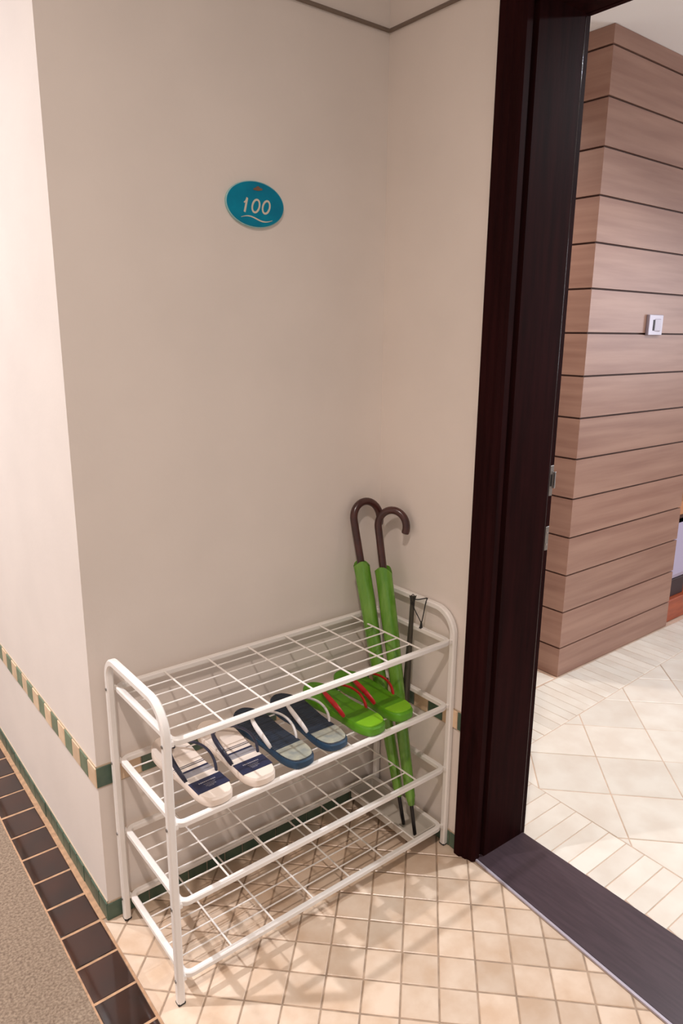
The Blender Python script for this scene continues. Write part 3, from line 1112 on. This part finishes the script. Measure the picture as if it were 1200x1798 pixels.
# ------------------------------------------------------------------ umbrellas
def umbrella(tip, top, hook_dir, label, seed, r_top, hook_r, stem):
    rnd = random.Random(seed)
    A, B = Vector(tip), Vector(top)
    ax = (B - A).normalized()
    Lc = (B - A).length
    root_ = empty('umbrella', tip)
    tag(root_, label, 'umbrella', 'umbrellas standing in the rack')
    side = ax.cross(Vector((0, 1, 0))).normalized()
    nrm = side.cross(ax).normalized()
    # sleeve
    seg = 20
    s0 = 0.085
    m_ = MB()
    nr = 26
    ph = rnd.uniform(0, 6)
    for i in range(nr + 1):
        f = i / nr
        d = s0 + (Lc - s0) * f
        r = 0.0135 + (r_top - 0.0135) * min(1, f * 1.25) ** 0.8
        if i == 0:
            r = 0.009
        for k in range(seg):
            a = 2 * math.pi * k / seg
            w_ = 1 + 0.045 * math.sin(2 * a + ph + f * 3) + 0.035 * math.sin(5 * a + ph * 2 - f * 7) * (0.5 + f)
            dz = 0.0
            if i == nr:
                dz = 0.006 * math.sin(a * 2 + ph) - 0.010 * max(0, math.cos(a - 4.2)) ** 8
                w_ *= 1.04
            p = A + ax * (d + dz) + (side * math.cos(a) + nrm * math.sin(a)) * (r * w_)
            m_.v.append(p)
    # inside of the open end
    for dd, rr in ((-0.004, 0.92), (-0.05, 0.80)):
        for k in range(seg):
            a = 2 * math.pi * k / seg
            dz = 0.006 * math.sin(a * 2 + ph) - 0.010 * max(0, math.cos(a - 4.2)) ** 8 if dd > -0.01 else 0
            m_.v.append(A + ax * (Lc + dd + dz) + (side * math.cos(a) + nrm * math.sin(a)) * (r_top * rr))
    for i in range(nr + 2):
        for k in range(seg):
            m_.f.append((i * seg + k, i * seg + (k + 1) % seg, (i + 1) * seg + (k + 1) % seg, (i + 1) * seg + k))
    m_.f.append(tuple(range(seg - 1, -1, -1)))
    m_.f.append(tuple((nr + 2) * seg + k for k in range(seg)))
    child(m_, 'sleeve', 'umbrella_green', root_, True)
    # ferrule
    m_ = MB().tube([A, A + ax * 0.004, A + ax * 0.03, A + ax * (s0 + 0.02)], 0.0052, 10, radii=[0.7, 0.95, 1.0, 1.1])
    child(m_, 'ferrule', 'ferrule_black', root_, True)
    # crook handle
    hd = Vector(hook_dir)
    hd = (hd - ax * hd.dot(ax)).normalized()
    p0 = A + ax * (Lc - 0.045)
    p1 = A + ax * (Lc + stem)
    pts = [p0, p0 + (p1 - p0) * 0.5]
    c = p1 + hd * hook_r
    for k in range(23):
        a = math.pi - (math.pi * 1.17) * k / 22
        pts.append(c + hd * (hook_r * math.cos(a)) + ax * (hook_r * 1.08 * math.sin(a)))
    n_ = len(pts)
    rad = [1.0] * n_
    m_ = MB().tube(pts, 0.0103, 12, radii=rad)
    child(m_, 'handle', 'handle_wood', root_, True)
    e = pts[-1]
    d_ = (pts[-1] - pts[-2]).normalized()
    child(MB().tube([e - d_ * 0.001, e + d_ * 0.0015, e + d_ * 0.003], 0.0103, 12, radii=[0.98, 0.95, 0.7]), 'end_cap', 'handle_wood', root_, True)
    return root_


umbrella((0.7700, -0.2045, 0.0435), (0.7410, -0.0350, 0.7740), (1.0, -0.15, 0), 'green umbrella leaning deeper into the corner, its crook behind the other', 5, 0.0205, 0.0415, 0.116)
umbrella((0.7640, -0.2560, 0.0435), (0.7870, -0.0745, 0.7590), (0.50, -0.866, 0), 'green umbrella in front, its brown crook nearer the door frame', 11, 0.0215, 0.0395, 0.112)

# ------------------------------------------------------------------ long shoehorn hanging from the side frame
sh_root = empty('shoehorn', (0.806, -0.165, 0.39))
tag(sh_root, 'long dark grey shoehorn hanging by its cord from the rack frame', 'shoehorn')
m = MB()
pth = []
wds = []
for k in range(21):
    f = k / 20
    z = 0.706 - 0.335 * f
    y = -0.1755 + 0.0145 * f
    x = 0.8045 - 0.002 * f
    pth.append(Vector((x, y, z)))
    wds.append(0.0062 + (0.0035 if f < 0.05 else 0) + 0.0050 * max(0, (f - 0.25) / 0.75) ** 0.9)
# curved blade section (a shallow channel) facing the viewer
vd = Vector((0.784, -0.621, 0))
nd = Vector((-0.621, -0.784, 0))
NB = 7
for p, w_ in zip(pth, wds):
    for k in range(NB):
        a = (k / (NB - 1) * 2 - 1)
        m.v.append(p + vd * (a * w_) - nd * (0.004 * a * a))
    for k in range(NB - 1, -1, -1):
        a = (k / (NB - 1) * 2 - 1)
        m.v.append(p + vd * (a * w_) - nd * (0.004 * a * a + 0.0016))
S2 = NB * 2
for i in range(20):
    for k in range(S2):
        m.f.append((i * S2 + k, i * S2 + (k + 1) % S2, (i + 1) * S2 + (k + 1) % S2, (i + 1) * S2 + k))
m.f.append(tuple(range(S2 - 1, -1, -1)))
m.f.append(tuple(20 * S2 + k for k in range(S2)))
child(m, 'blade', 'horn_grey', sh_root, True)
loop = []
for k in range(20):
    a = 2 * math.pi * k / 20
    loop.append(Vector((0.803, -0.1755, 0.697)) + vd * (0.0048 * math.cos(a)) + Vector((0, 0, 1)) * (0.0145 * math.sin(a)) + nd * 0.003)
child(MB().tube(loop, 0.0014, 6, closed=True), 'eyelet', 'cord_black', sh_root, True)
# cord: from the eyelet over the frame's top bar and down to a knot
c1 = bez((0.803, -0.177, 0.700), (0.815, -0.182, 0.690), (0.828, -0.190, 0.700), (0.8415, -0.193, 0.6965), 12)
c2 = bez((0.8415, -0.193, 0.6965), (0.826, -0.200, 0.698), (0.828, -0.196, 0.660), (0.824, -0.190, 0.628), 12)
child(MB().tube(c1 + c2[1:], 0.0015, 6), 'cord', 'cord_black', sh_root, True)
c3 = bez((0.803, -0.176, 0.690), (0.806, -0.178, 0.665), (0.818, -0.184, 0.650), (0.824, -0.190, 0.628), 10)
child(MB().tube(c3, 0.0013, 6), 'cord', 'cord_black', sh_root, True)
child(MB().tube([(0.824, -0.190, 0.634), (0.824, -0.190, 0.628), (0.8235, -0.190, 0.617), (0.823, -0.190, 0.6145)], 0.0036, 8, radii=[0.5, 0.8, 1.2, 1.6]), 'knot', 'cord_black', sh_root, True)
